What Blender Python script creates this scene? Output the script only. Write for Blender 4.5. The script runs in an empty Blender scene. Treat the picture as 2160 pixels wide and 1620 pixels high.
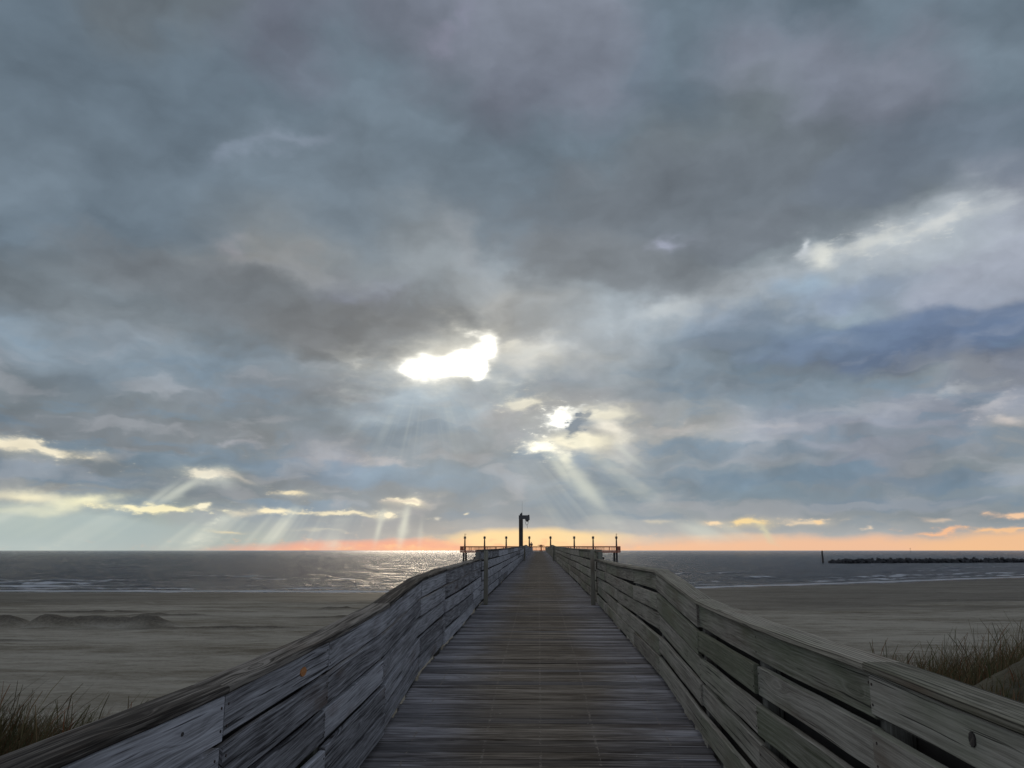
import bpy, bmesh, math, random
import numpy as np
from mathutils import Vector, Matrix, Euler
random.seed(7); RNG = np.random.default_rng(7)
S = bpy.context.scene
COL = S.collection
EYE = 4.0                      # eye height above the sea; the sea surface is z = 0

# ------------------------------------------------------------------ helpers
def lin(c):
    r = []
    for v in c:
        v = v / 255.0
        r.append(v / 12.92 if v <= 0.04045 else ((v + 0.055) / 1.055) ** 2.4)
    return (r[0], r[1], r[2], 1.0)

def interp(tab, x):
    return float(np.interp(x, [t[0] for t in tab], [t[1] for t in tab]))

def tag(o, label=None, cat=None, group=None, kind=None):
    if label: o["label"] = label
    if cat: o["category"] = cat
    if group: o["group"] = group
    if kind: o["kind"] = kind
    return o

def link(name, me, mat=None, parent=None):
    o = bpy.data.objects.new(name, me)
    COL.objects.link(o)
    if mat:
        for m in (mat if isinstance(mat, (list, tuple)) else [mat]):
            o.data.materials.append(m)
    if parent: o.parent = parent
    return o

def empty(name, loc):
    o = bpy.data.objects.new(name, None)
    o.location = loc; o.empty_display_size = 0.3
    COL.objects.link(o)
    return o

def from_bm(name, bm, mat, parent=None, smooth=False, origin=None):
    me = bpy.data.meshes.new(name)
    if origin is not None:
        bmesh.ops.translate(bm, verts=bm.verts, vec=-Vector(origin))
    bmesh.ops.recalc_face_normals(bm, faces=bm.faces)
    bm.to_mesh(me); bm.free()
    if smooth:
        for p in me.polygons: p.use_smooth = True
    o = link(name, me, mat, parent)
    if origin is not None: o.location = origin
    return o

def box(bm, cx, cy, cz, sx, sy, sz, rot=None, bev=0.0, mi=0):
    m = Matrix.Translation((cx, cy, cz))
    if rot: m = m @ Euler(rot).to_matrix().to_4x4()
    r = bmesh.ops.create_cube(bm, size=1.0, matrix=m @ Matrix.Diagonal((sx, sy, sz, 1)))
    fs = list({f for v in r["verts"] for f in v.link_faces})
    if bev > 0:
        es = list({e for v in r["verts"] for e in v.link_edges})
        rb = bmesh.ops.bevel(bm, geom=es, offset=bev, segments=2, affect='EDGES', profile=0.5)
        fs = rb["faces"]
    for f in fs:
        if f.is_valid: f.material_index = mi
    return r

def tube(bm, p0, p1, r0, r1=None, n=10, caps=True, mi=0):
    r1 = r0 if r1 is None else r1
    p0 = Vector(p0); p1 = Vector(p1); d = (p1 - p0).normalized()
    a = Vector((0, 0, 1)) if abs(d.z) < 0.9 else Vector((1, 0, 0))
    u = d.cross(a).normalized(); w = d.cross(u)
    A = []; B = []
    for i in range(n):
        t = 2 * math.pi * i / n
        o = u * math.cos(t) + w * math.sin(t)
        A.append(bm.verts.new(p0 + o * r0)); B.append(bm.verts.new(p1 + o * r1))
    for i in range(n):
        j = (i + 1) % n
        bm.faces.new((A[i], A[j], B[j], B[i])).material_index = mi
    if caps:
        bm.faces.new(A[::-1]).material_index = mi; bm.faces.new(B).material_index = mi

def vnoise(x, y, seed=0):
    """value noise in -1..1 on numpy arrays"""
    xi = np.floor(x).astype(np.int64); yi = np.floor(y).astype(np.int64)
    xf = x - xi; yf = y - yi
    xf = xf * xf * (3 - 2 * xf); yf = yf * yf * (3 - 2 * yf)
    def h(a, b):
        n = (a * 374761393 + b * 668265263 + seed * 1442695041) & 0xFFFFFFFF
        n = ((n ^ (n >> 13)) * 1274126177) & 0xFFFFFFFF
        return ((n ^ (n >> 16)) & 0xFFFF) / 32767.5 - 1.0
    return (h(xi, yi) * (1 - xf) * (1 - yf) + h(xi + 1, yi) * xf * (1 - yf)
            + h(xi, yi + 1) * (1 - xf) * yf + h(xi + 1, yi + 1) * xf * yf)

def fbm(x, y, o=4, seed=0):
    s = 0; a = 1.0; t = 0
    for k in range(o):
        s = s + a * vnoise(x * 2 ** k + 17.3 * k, y * 2 ** k - 9.1 * k, seed + k); t += a; a *= 0.5
    return s / t

# ------------------------------------------------------------------ node helpers
class NT:
    def __init__(s, tree): s.t = tree; s.n = tree.nodes; s.l = tree.links
    def new(s, typ, **kw):
        n = s.n.new(typ)
        for k, v in kw.items(): setattr(n, k, v)
        return n
    def put(s, sock, v):
        if hasattr(v, "is_output") or isinstance(v, bpy.types.NodeSocket): s.l.new(v, sock)
        else: sock.default_value = v
    def math(s, op, a, b=0.0, c=None, clamp=False):
        n = s.new("ShaderNodeMath", operation=op, use_clamp=clamp)
        s.put(n.inputs[0], a); s.put(n.inputs[1], b)
        if c is not None: s.put(n.inputs[2], c)
        return n.outputs[0]
    def vmath(s, op, a, b=None):
        n = s.new("ShaderNodeVectorMath", operation=op)
        s.put(n.inputs[0], a)
        if b is not None:
            if op == 'SCALE': s.put(n.inputs[3], b)
            else: s.put(n.inputs[1], b)
        return n.outputs["Value"] if op in ("LENGTH", "DOT_PRODUCT") else n.outputs[0]
    def noise(s, vec, scale=5.0, detail=3.0, rough=0.5, dim='3D', lac=2.0):
        n = s.new("ShaderNodeTexNoise", noise_dimensions=dim)
        if vec is not None: s.put(n.inputs["Vector"], vec)
        n.inputs["Scale"].default_value = scale; n.inputs["Detail"].default_value = detail
        n.inputs["Roughness"].default_value = rough; n.inputs["Lacunarity"].default_value = lac
        return n
    def ramp(s, f, stops, interp='LINEAR'):
        n = s.new("ShaderNodeValToRGB"); n.color_ramp.interpolation = interp
        e = n.color_ramp.elements
        while len(e) > 1: e.remove(e[-1])
        e[0].position = stops[0][0]; e[0].color = stops[0][1]
        for p, c in stops[1:]:
            k = e.new(p); k.color = c
        s.put(n.inputs[0], f)
        return n.outputs[0]
    def mixc(s, fac, a, b, blend='MIX'):
        n = s.new("ShaderNodeMix", data_type='RGBA', blend_type=blend)
        s.put(n.inputs[0], fac); s.put(n.inputs[6], a); s.put(n.inputs[7], b)
        return n.outputs[2]
    def mapr(s, v, a, b, c=0.0, d=1.0, typ='SMOOTHSTEP'):
        n = s.new("ShaderNodeMapRange", interpolation_type=typ)
        s.put(n.inputs[0], v)
        for i, q in enumerate((a, b, c, d)): s.put(n.inputs[1 + i], q)
        return n.outputs[0]
    def comb(s, x, y, z=0.0):
        n = s.new("ShaderNodeCombineXYZ")
        s.put(n.inputs[0], x); s.put(n.inputs[1], y); s.put(n.inputs[2], z)
        return n.outputs[0]
    def sep(s, v):
        n = s.new("ShaderNodeSeparateXYZ"); s.put(n.inputs[0], v); return n.outputs
    def mapping(s, v, loc=(0, 0, 0), rot=(0, 0, 0), scale=(1, 1, 1), typ='POINT'):
        n = s.new("ShaderNodeMapping", vector_type=typ)
        s.put(n.inputs[0], v)
        n.inputs["Location"].default_value = loc; n.inputs["Rotation"].default_value = rot
        n.inputs["Scale"].default_value = scale
        return n.outputs[0]

def material(name):
    m = bpy.data.materials.new(name); m.use_nodes = True
    t = NT(m.node_tree); t.n.clear()
    out = t.new("ShaderNodeOutputMaterial"); bs = t.new("ShaderNodeBsdfPrincipled")
    t.l.new(bs.outputs[0], out.inputs[0])
    return m, t, bs

def rgb(r, g, b): return (r, g, b, 1.0)

def simple_mat(name, c1, c2, rough=0.8, scale=8.0, bump=0.3, dist=0.02, metal=0.0):
    m, t, b = material(name)
    tc = t.new("ShaderNodeTexCoord").outputs["Object"]
    n = t.noise(tc, scale, 5, 0.6)
    t.put(b.inputs["Base Color"], t.ramp(n.outputs[0], [(0.3, c1), (0.7, c2)]))
    b.inputs["Roughness"].default_value = rough; b.inputs["Metallic"].default_value = metal
    bp = t.new("ShaderNodeBump"); bp.inputs["Strength"].default_value = bump; bp.inputs["Distance"].default_value = dist
    t.put(bp.inputs["Height"], n.outputs[0]); t.l.new(bp.outputs[0], b.inputs["Normal"])
    return m

def wood_mat(name, dark, mid, light, green=0.0, grain=1.0, rnd='OBJECT', warm=(0.11, 0.07, 0.045), rough=0.85, groove=False):
    """weathered timber; UV.x runs along the piece in metres, UV.y across it"""
    m, t, b = material(name)
    uv = t.new("ShaderNodeUVMap").outputs[0]
    if rnd == 'OBJECT': r = t.new("ShaderNodeObjectInfo").outputs["Random"]
    else: r = t.new("ShaderNodeNewGeometry").outputs["Random Per Island"]
    off = t.comb(t.math('MULTIPLY', r, 71.0), t.math('MULTIPLY', r, 37.0), t.math('MULTIPLY', r, 13.0))
    p = t.vmath('ADD', uv, off)
    # knots: distance to scattered points, the grain flows round them
    vo = t.new("ShaderNodeTexVoronoi"); vo.feature = 'F1'
    t.put(vo.inputs["Vector"], t.mapping(p, scale=(1.25, 6.5, 0.0))); vo.inputs["Scale"].default_value = 1.0
    kd = vo.outputs["Distance"]
    kr = t.sep(vo.outputs["Color"])[0]
    kmask = t.math('GREATER_THAN', kr, 0.62)
    ring = t.math('MULTIPLY', t.mapr(kd, 0.38, 0.0), kmask)
    knot = t.math('MULTIPLY', t.mapr(kd, 0.085, 0.04), kmask)
    w = t.noise(t.mapping(p, scale=(0.9, 3.0, 1.0)), 1.0, 3, 0.5).outputs[0]
    ly = t.math('ADD', t.math('MULTIPLY', t.sep(p)[1], 36.0), t.math('ADD', t.math('MULTIPLY', w, 2.6), t.math('MULTIPLY', ring, 2.6)))
    g1 = t.noise(t.comb(t.math('MULTIPLY', t.sep(p)[0], 0.8), ly, 0.0), 1.6, 3, 0.6).outputs[0]
    fib = t.noise(t.mapping(p, scale=(5.0, 210.0, 1.0)), 1.0, 3, 0.65).outputs[0]
    blot = t.noise(t.mapping(p, scale=(1.6, 5.0, 1.0)), 1.0, 4, 0.6).outputs[0]
    f = t.math('ADD', t.math('MULTIPLY', t.math('SUBTRACT', g1, 0.5), 1.0 * grain), t.math('MULTIPLY', t.math('SUBTRACT', fib, 0.5), 0.85))
    f = t.math('ADD', f, t.math('MULTIPLY', t.math('SUBTRACT', blot, 0.5), 0.7))
    f = t.math('ADD', f, t.math('MULTIPLY', t.math('SUBTRACT', r, 0.5), 0.42))
    f = t.math('ADD', f, 0.5, clamp=True)
    c = t.ramp(f, [(0.12, dark), (0.45, mid), (0.85, light)])
    # rusty-brown damp stains
    st = t.noise(t.mapping(p, scale=(0.7, 2.3, 1.0), loc=(5, 2, 0)), 1.0, 4, 0.6).outputs[0]
    c = t.mixc(t.mapr(st, 0.56, 0.74, 0.0, 0.65), c, rgb(*warm))
    if green > 0:
        gn = t.noise(t.mapping(p, scale=(0.45, 1.2, 1.0), loc=(1, 8, 0)), 1.0, 5, 0.6).outputs[0]
        c = t.mixc(t.mapr(gn, 0.44, 0.66, 0.0, green), c, rgb(0.105, 0.135, 0.07))
    # dark checks (cracks along the grain) and knots
    ck = t.noise(t.mapping(p, scale=(1.3, 75.0, 1.0), loc=(3, 1, 0)), 1.0, 2, 0.5).outputs[0]
    crack = t.mapr(ck, 0.37, 0.30, 0.0, 1.0)
    c = t.mixc(t.math('MULTIPLY', crack, 0.8), c, rgb(0.012, 0.01, 0.009))
    c = t.mixc(t.math('MULTIPLY', knot, 0.9), c, rgb(0.02, 0.013, 0.01))
    if groove:
        gv = t.math('FRACT', t.math('ADD', t.math('MULTIPLY', t.sep(uv)[1], 44.0), t.math('MULTIPLY', w, 1.2)))
        c = t.mixc(t.mapr(gv, .32, .10, 0, .75), c, rgb(.03, .026, .02))
    t.put(b.inputs["Base Color"], c)
    b.inputs["Roughness"].default_value = rough
    b.inputs["Specular IOR Level"].default_value = 0.15
    h = t.math('SUBTRACT', t.math('ADD', t.math('MULTIPLY', fib, 0.5), g1), t.math('MULTIPLY', crack, 1.2))
    h = t.math('SUBTRACT', h, knot)
    bp = t.new("ShaderNodeBump"); bp.inputs["Strength"].default_value = 0.6; bp.inputs["Distance"].default_value = 0.006
    t.put(bp.inputs["Height"], h); t.l.new(bp.outputs[0], b.inputs["Normal"])
    return m, t, b, c

# ------------------------------------------------------------------ camera (fitted to the photograph)
F = 1695.0; PITCH = math.atan(351 / F); YAW = math.atan(57 * math.cos(PITCH) / F)
cam_d = bpy.data.cameras.new("camera"); cam = bpy.data.objects.new("camera", cam_d); COL.objects.link(cam)
cam_d.sensor_width = 36.0; cam_d.lens = F / 2160 * 36; cam_d.clip_start = 0.05; cam_d.clip_end = 60000
cam.location = (0, 0, EYE); cam.rotation_euler = (math.pi / 2 + PITCH, 0, YAW)
S.camera = cam

fwd = np.array([-math.sin(YAW) * math.cos(PITCH), math.cos(YAW) * math.cos(PITCH), math.sin(PITCH)])
rgt = np.array([math.cos(YAW), math.sin(YAW), 0.0]); upv = np.cross(rgt, fwd)
def azel(x, y):                # direction (azimuth from the pier axis, elevation) of a feature of the sky
    d = fwd + rgt * (x - 1080) / F - upv * (y - 810) / F
    d = d / np.linalg.norm(d)
    return math.atan2(d[0], d[1]), math.asin(d[2])

# ------------------------------------------------------------------ sky
world = bpy.data.worlds.new("World"); S.world = world; world.use_nodes = True
t = NT(world.node_tree); t.n.clear()
wout = t.new("ShaderNodeOutputWorld")
dirv = t.new("ShaderNodeTexCoord").outputs["Generated"]
dx, dy, dz = t.sep(dirv)
az = t.math('ARCTAN2', dx, dy); el = t.math('ARCSINE', dz)
zc = t.math('ADD', t.math('MAXIMUM', dz, 0.0), 0.10)
q = t.comb(t.math('DIVIDE', dx, zc), t.math('MULTIPLY', t.math('DIVIDE', dy, zc), 0.9), 0.0)   # on the cloud deck
P0 = t.comb(az, el, 1.0)
nA = t.noise(t.vmath('ADD', q, (3.1, 7.7, 0)), 1.1, 5, 0.5, dim='2D').outputs["Color"]
nB = t.noise(t.mapping(P0, scale=(1, 1.9, 1)), 18.0, 5, 0.5, dim='2D').outputs["Color"]
nC = t.noise(t.mapping(P0, scale=(1, 1.3, 1)), 6.0, 5, 0.5, dim='2D').outputs["Color"]
def warp(amts):
    v = P0
    for n, ax, ay in amts:
        d = t.vmath('MULTIPLY', t.vmath('SUBTRACT', n, (0.5, 0.5, 0.5)), (ax, ay, 0.0))
        v = t.vmath('ADD', v, d)
    return v
Psoft = warp([(nC, 0.13, 0.09), (nB, 0.04, 0.03)])
Pmid = warp([(nC, 0.05, 0.03), (nB, 0.035, 0.025)])
Phard = warp([(nB, 0.05, 0.02)])
Pgap = warp([(nB, 0.03, 0.022)])
Pband = warp([(nB, 0.03, 0.004)])

EMAX = math.radians(60)
e01s = t.math('DIVIDE', t.sep(Psoft)[1], EMAX, clamp=True)
e01h = t.math('DIVIDE', t.sep(Phard)[1], EMAX, clamp=True)
low = t.mapr(el, math.radians(3), math.radians(12))
mm = t.new("ShaderNodeMix", data_type='FLOAT'); t.put(mm.inputs[0], low); t.put(mm.inputs[2], e01h); t.put(mm.inputs[3], e01s)
e01 = mm.outputs[0]
azw = t.sep(Psoft)[0]
XS = [0, 180, 360, 540, 720, 900, 1080, 1260, 1440, 1620, 1800, 1980, 2160]
LAY = [
 (0,    "117B 115N 117N 116P 122P 124P 137P 134P 122B 120B 118B 124B 122B"),
 (100,  "119B 120B 119B 116P 121B 125P 130P 126P 121B 132P 131P 134P 130B"),
 (200,  "120B 118B 115B 115B 124B 125B 115P 124P 119B 124N 129P 129P 121B"),
 (300,  "126B 121B 116B 123B 126B 121B 118B 122B 122N 120N 119N 118B 119B"),
 (400,  "128B 120B 121B 127B 126B 126B 121B 118N 117N 116N 117N 122N 132P"),
 (500,  "121B 118B 119B 134N 130B 132N 128B 124N 122N 120N 132N 172N 178P"),
 (560,  "118N 122N 120N 139W 136N 145N 148N 136N 128N 138N 166B 168P 160P"),
 (620,  "130N 125N 116N 120N 130P 138N 152W 148N 148N 165N 152B 144P 138P"),
 (680,  "142B 136N 125N 115N 117N 126N 152W 160N 155B 141B 136B 128P 120P"),
 (740,  "138B 141B 138B 131B 118N 150W 194W 164N 139B 130B 122P 113P 119P"),
 (800,  "133N 134B 128B 129B 142N 163B 150B 150N 146N 134B 127B 138N 150P"),
 (860,  "127N 127N 129N 126B 137B 157B 158W 162W 148N 132B 136B 147P 157P"),
 (920,  "136W 129N 131N 137N 136B 146B 152N 166W 155W 150P 149P 148P 158W"),
 (980,  "130B 128B 133B 134B 144P 138B 140B 156N 146B 144B 146P 141N 147N"),
 (1040, "158W 146W 136B 131B 132B 134B 136B 148B 144B 138B 136B 141B 145N"),
 (1090, "180G 176G 160G 150B 142B 139B 140B 148B 152N 148N 144N 141N 147N"),
 (1140, "184G 184G 176G 168G 162N 164W 176W 176W 172W 172W 172W 172W 176W"),
]
def hue(tok):
    L = int(tok[:-1]); h = tok[-1]; L = 131 + (L - 131) * 1.14
    return {'B': (L - 13, L + 1, L + 13), 'N': (L - 8, L + 1, L + 8), 'P': (L - 6, L, L + 13), 'W': (L - 1, L + 1, L + 1), 'G': (L - 8, L + 4, L + 1)}[h]
cols = [(x, [(y, hue(row.split()[i])) for y, row in LAY]) for i, x in enumerate(XS)]
base = None; prev = None
for x, rows in cols:
    stops = []
    for y, c in sorted(rows, key=lambda r: -r[0]):
        pe = max(0.0, azel(x, y)[1]) / EMAX
        stops.append((min(pe, 1.0), lin(c)))
    stops = [(0.0, stops[0][1])] + [s for s in stops if s[0] > 0.001]
    stops.append((1.0, lin((118, 126, 138))))
    rc = t.ramp(e01, stops)
    a = azel(x, 700)[0]
    base = rc if base is None else t.mixc(t.mapr(azw, prev, a), base, rc)
    prev = a
# the half of the sky behind the viewer: an even blue-grey deck
base = t.mixc(t.mapr(t.math('ABSOLUTE', az), math.radians(50), math.radians(100)), base, lin((186, 195, 212)))

FRAY = []
def ellipse(P, a0, u, v, hard, w):
    """1 inside, 0 outside an ellipse with half axes u, v about a0; P = (azimuth, elevation, 1)"""
    det = u[0] * v[1] - u[1] * v[0]
    A = (v[1] / det, -v[0] / det); B = (-u[1] / det, u[0] / det)
    a = t.vmath('DOT_PRODUCT', P, (A[0], A[1], -(A[0] * a0[0] + A[1] * a0[1])))
    b_ = t.vmath('DOT_PRODUCT', P, (B[0], B[1], -(B[0] * a0[0] + B[1] * a0[1])))
    L2 = t.math('MULTIPLY_ADD', a, a, t.math('MULTIPLY', b_, b_))
    if FRAY: L2 = t.math('MULTIPLY', L2, FRAY[1 if hard >= .5 else (0 if hard < .25 else 2)])
    if hard < .15: return t.math('MULTIPLY', t.math('POWER', .11, L2), w)
    if hard < .45: return t.math('MULTIPLY', t.math('POWER', .16, L2), 1.45 * w, clamp=True)
    return t.mapr(L2, 1.5, .3, 0.0, w)
def stroke(cur, cx, cy, rx, ry, rot, col, w, hard, P, gain=1.0):
    """one cloud patch: soft ellipse in azimuth/elevation, frayed by the noise in P"""
    a0 = np.array(azel(cx, cy)); r = math.radians(rot)
    u = np.array(azel(cx + rx * math.cos(r), cy - rx * math.sin(r))) - a0
    v = np.array(azel(cx - ry * math.sin(r), cy - ry * math.cos(r))) - a0
    f = ellipse(P, a0, u, v, hard, w)
    c = lin(col); c = (c[0] * gain, c[1] * gain, c[2] * gain, 1)
    return t.mixc(f, cur, c)
frn = t.noise(t.mapping(P0, scale=(1, 2.4, 1)), 15.0, 5, .52, dim='2D').outputs[0]
FRAY.append(t.mapr(frn, .3, .7, .5, 1.8, 'LINEAR')); FRAY.append(t.mapr(frn, .3, .7, .8, 1.25, 'LINEAR'))
fr2 = t.noise(t.mapping(P0, scale=(1, 2.6, 1)), 48.0, 4, .6, dim='2D').outputs[0]
FRAY.append(t.mapr(fr2, .3, .7, .35, 2.3, 'LINEAR'))
c = base
soft = [
 (610, 300, 120, 30, 34, (136,147,162), .6, .0), (500, 345, 90, 30, 12, (134,146,162), .6, .0),
 (935, 88, 45, 32, 0, (138,139,156), .6, .0), (1010, 40, 40, 70, -20, (138,140,158), .6, .0),
 (490, 535, 40, 60, 40, (150,150,156), .7, .0), (560, 580, 160, 30, -4, (145,149,154), .6, .0),
 (1000, 520, 120, 50, -40, (148,154,160), .6, .0), (1350, 130, 40, 120, -16, (108,120,134), .7, .0),
 (1840, 540, 380, 75, 20, (176,183,190), .75, .0), (1480, 640, 260, 46, 10, (166,172,177), .7, .0),
 (1480, 430, 470, 135, 10, (112,120,129), .75, .5), (1290, 555, 230, 75, -14, (119,125,131), .8, .5), (1560, 505, 150, 50, 14, (112,119,127), .85, .5),
 (1950, 330, 280, 80, 20, (111,121,134), .6, .5),
 (480, 620, 330, 58, -12, (114,120,126), .75, .5), (735, 690, 200, 66, 2, (113,118,123), .85, .5), (900, 670, 120, 40, 24, (122,127,132), .7, .5),
 (640, 830, 330, 42, 4, (122,130,139), .6, .5), (250, 905, 320, 36, -4, (122,129,137), .6, .5),
 (1950, 705, 360, 74, 6, (96,114,142), .85, .5), (1640, 700, 210, 60, -6, (120,138,160), .5, .5), (1560, 830, 330, 36, 0, (122,136,149), .6, .5),
 (1750, 612, 170, 40, 10, (146,164,192), .6, .0),
]
for s_ in soft: c = stroke(c, *s_, Psoft)
mid = [
 (1890, 500, 340, 40, 19, (194,200,204), .75, .0), (2090, 440, 120, 24, 16, (190,195,200), .6, .0), (1840, 512, 110, 24, 14, (214,216,212), .6, .3), (1980, 475, 90, 16, 16, (208,210,208), .6, .3),
 (1722, 545, 34, 30, 40, (226,227,220), .75, .2), (1690, 528, 20, 14, -40, (205,210,214), .8, .2), (1405, 515, 40, 20, 0, (152,157,173), .8, .2),
 (1400, 655, 130, 26, 10, (182,187,189), .7, .0), (1690, 605, 80, 34, 10, (165,188,206), .6, .0),
 (2100, 860, 60, 22, 20, (186,186,192), .7, .3), (2140, 895, 50, 18, 0, (198,190,186), .7, .3), (2040, 825, 90, 14, 14, (170,175,182), .7, .3),
 (1100, 738, 90, 34, 0, (226,222,210), .85, .0), (1120, 760, 140, 40, 0, (196,195,188), .6, .0), (1090, 725, 30, 12, 0, (236,232,220), .8, .3),
 (1250, 925, 150, 62, -14, (188,188,184), .75, .0), (1105, 853, 50, 16, 0, (234,228,208), .95, .3),
 (930, 850, 170, 55, 0, (160,184,202), .7, .0), (830, 880, 90, 70, 40, (150,172,190), .5, .0),
 (820, 985, 80, 24, -16, (160,162,168), .8, .3), (500, 942, 90, 10, 3, (156,160,168), .7, .3),
 (300, 965, 170, 22, -6, (112,134,152), .8, .5), (700, 1000, 230, 24, -6, (112,137,160), .8, .5), (140, 1005, 190, 18, -6, (116,136,154), .85, .5), (620, 1062, 150, 12, -4, (120,145,166), .8, .5),
 (950, 1010, 160, 26, -2, (120,142,160), .7, .5), (1500, 1040, 260, 18, 0, (120,141,157), .7, .5), (1900, 1058, 240, 16, 0, (122,139,156), .8, .5), (1650, 1008, 220, 14, 4, (116,137,155), .7, .5), (2020, 1015, 200, 16, 0, (122,140,158), .7, .5),
 (1560, 955, 200, 18, -3, (118,136,152), .7, .5), (1840, 925, 200, 14, 3, (128,140,152), .6, .5),
 (1700, 978, 140, 11, 8, (158,166,174), .4, .0), (1450, 985, 120, 11, 4, (160,164,170), .4, .0), (1420, 905, 90, 12, -6, (176,174,172), .7, .3), (1640, 905, 120, 10, 2, (160,162,170), .7, .3), (1270, 1030, 90, 14, 0, (160,168,170), .6, .3),
]
for s_ in mid: c = stroke(c, *s_, Pmid)
# rows of small low clouds, foreshortened towards the horizon
rw = t.noise(t.vmath('MULTIPLY', Pmid, (1.0, 3.4, 1.0)), 9.0, 5, .5, dim='2D').outputs[0]
rwf = t.math('MULTIPLY', t.mapr(el, math.radians(17), math.radians(8)), t.mapr(el, math.radians(.9), math.radians(2.5)))
c = t.mixc(t.math('MULTIPLY', t.mapr(rw, .52, .68, 0, .4), rwf), c, lin((166, 168, 174)))
c = t.mixc(t.math('MULTIPLY', t.mapr(rw, .48, .34, 0, .5), rwf), c, lin((112, 137, 158)))
# low bright bands on the horizon and lit cloud edges
lowb = [
 (440, 1004, 90, 26, -6, (190,196,190), .7, .0), (865, 1062, 60, 18, 0, (196,190,176), .7, .0), (70, 950, 190, 28, -10, (190,190,182), .7, .0), (620, 1042, 80, 12, -4, (178,180,176), .6, .0),
 (1590, 1106, 80, 16, 0, (200,190,168), .7, .0), (1500, 1100, 60, 12, 0, (196,184,168), .6, .0), (1705, 1100, 110, 12, 0, (190,184,174), .6, .0), (810, 1086, 40, 12, 0, (190,192,184), .7, .0),
 (150, 1110, 460, 62, -3, (162,180,184), .85, .1), (60, 1105, 260, 50, 0, (182,194,186), .5, .0),
 (1990, 1120, 60, 6, 3, (246,190,150), .9, .3),
 (2110, 1117, 90, 7, 2, (246,196,150), .9, .3), (2130, 1085, 50, 6, 0, (250,206,168), .9, .3), (1980, 1099, 45, 6, -5, (220,196,174), .8, .1),
 (1500, 1099, 26, 6, 0, (250,218,178), 1, .3), (1588, 1103, 40, 7, -6, (250,218,160), 1, .3), (1612, 1118, 40, 11, -34, (214,208,176), .7, .0),
 (1700, 1100, 62, 7, 2, (226,206,180), .9, .3), (1718, 1099, 18, 6, 0, (252,216,170), 1, .3), (1400, 1105, 45, 8, 0, (196,190,176), .8, .1),
 (1828, 1118, 12, 4, 0, (222,204,184), .8, .3),
 (55, 942, 130, 17, -11, (252,240,212), 1, .3), (190, 968, 60, 16, -20, (190,190,186), .7, .1),
 (440, 1000, 40, 12, 0, (255,246,224), 1, .3), (500, 1010, 70, 10, -14, (206,200,190), .7, .1), (620, 1040, 40, 6, -4, (236,222,190), .95, .3),
 (55, 1046, 120, 20, -5, (250,240,206), .95, .1), (190, 1058, 80, 22, 4, (250,244,206), .95, .1), (330, 1072, 130, 8, -3, (255,244,200), 1, .3), (60, 1075, 150, 18, 0, (226,226,200), .7, .1),
 (432, 1073, 18, 10, 0, (255,246,216), 1, .3), (500, 1080, 40, 10, -4, (220,210,190), .8, .1), (575, 1079, 56, 9, 2, (250,236,200), .95, .3),
 (720, 1084, 110, 5, -3, (228,218,190), .9, .3), (812, 1085, 14, 8, 0, (252,240,210), 1, .3), (865, 1058, 28, 8, 0, (255,244,214), 1, .3), (860, 1058, 56, 5, 0, (214,200,186), .7, .1),
 (988, 1085, 8, 5, 0, (232,222,196), .95, .1), (922, 1096, 9, 6, 0, (208,206,196), .8, .1), (480, 1122, 60, 6, -3, (226,212,178), .8, .1), (680, 1118, 90, 5, 0, (190,190,180), .6, .1),
]
band = [
 (880, 1160, 380, 22, 0, (240,166,144), .9, .5), (600, 1166, 260, 18, 0, (236,176,156), .6, .0), (1130, 1138, 200, 24, 0, (249,216,162), 1.0, .55),
 (1100, 1166, 520, 22, 0, (250,188,146), .9, .4),
 (1680, 1166, 560, 36, 0, (244,192,156), .95, .5), (1350, 1138, 140, 14, 0, (230,200,174), .6, .0),
 (1560, 1132, 200, 12, 0, (226,196,170), .6, .0), (2190, 1152, 320, 36, 0, (246,194,148), .95, .5),
]
for s_ in band: c = stroke(c, *s_, Pband)
for s_ in lowb: c = stroke(c, *s_, Phard)
# the openings through which the bright sky shows
gaps = [
 (950, 765, 260, 120, 10, (176,180,178), .45, .0, 1.0), (945, 762, 165, 72, 14, (236,232,218), .85, .0, 1.0),
 (885, 777, 50, 20, 4, (255,250,236), 2.4, .2, 1.9), (1024, 735, 30, 27, 0, (255,250,236), 2.4, .2, 1.9), (960, 766, 58, 20, 22, (255,250,236), 2.4, .2, 1.9),
 (1010, 776, 16, 26, 0, (255,250,236), 2.4, .2, 1.9),
 (1190, 884, 44, 22, 14, (255,252,240), 1.2, .3, 1.6), (1285, 903, 44, 24, -30, (255,248,232), .85, .2, 1.0), (1265, 875, 70, 16, 0, (240,234,214), .9, .2, 1.0),
 (1150, 944, 42, 17, -8, (255,248,226), 1, .3, 1.2), (1225, 930, 90, 20, 0, (250,242,216), .95, .2, 1.0), (1190, 966, 26, 20, -30, (240,236,214), .8, .1, 1.0),
 (1212, 900, 44, 22, 42, (122,134,146), 1.2, .3, 1.0), (1243, 876, 12, 10, 40, (150,156,160), .9, .3, 1.0),
]
for g in gaps: c = stroke(c, *g[:8], Pgap, gain=g[8])
# soft fine mottling of the whole deck
mot = t.noise(t.vmath('ADD', t.vmath('MULTIPLY', Psoft, (1.0, 1.35, 1.0)), (0.4, 1.9, 0)), 9.0, 5, 0.45, dim='2D').outputs[0]
mot2 = t.noise(t.mapping(P0, scale=(1, 1.9, 1)), 19.0, 5, 0.5, dim='2D').outputs[0]
k = t.math('ADD', t.math('MULTIPLY', t.math('SUBTRACT', mot, 0.5), 0.45), t.math('MULTIPLY', t.math('SUBTRACT', mot2, 0.5), 0.16))
k = t.math('MULTIPLY', k, t.mapr(el, math.radians(0.6), math.radians(4)))
c = t.vmath('SCALE', c, t.math('ADD', 1.0, k))
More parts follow.
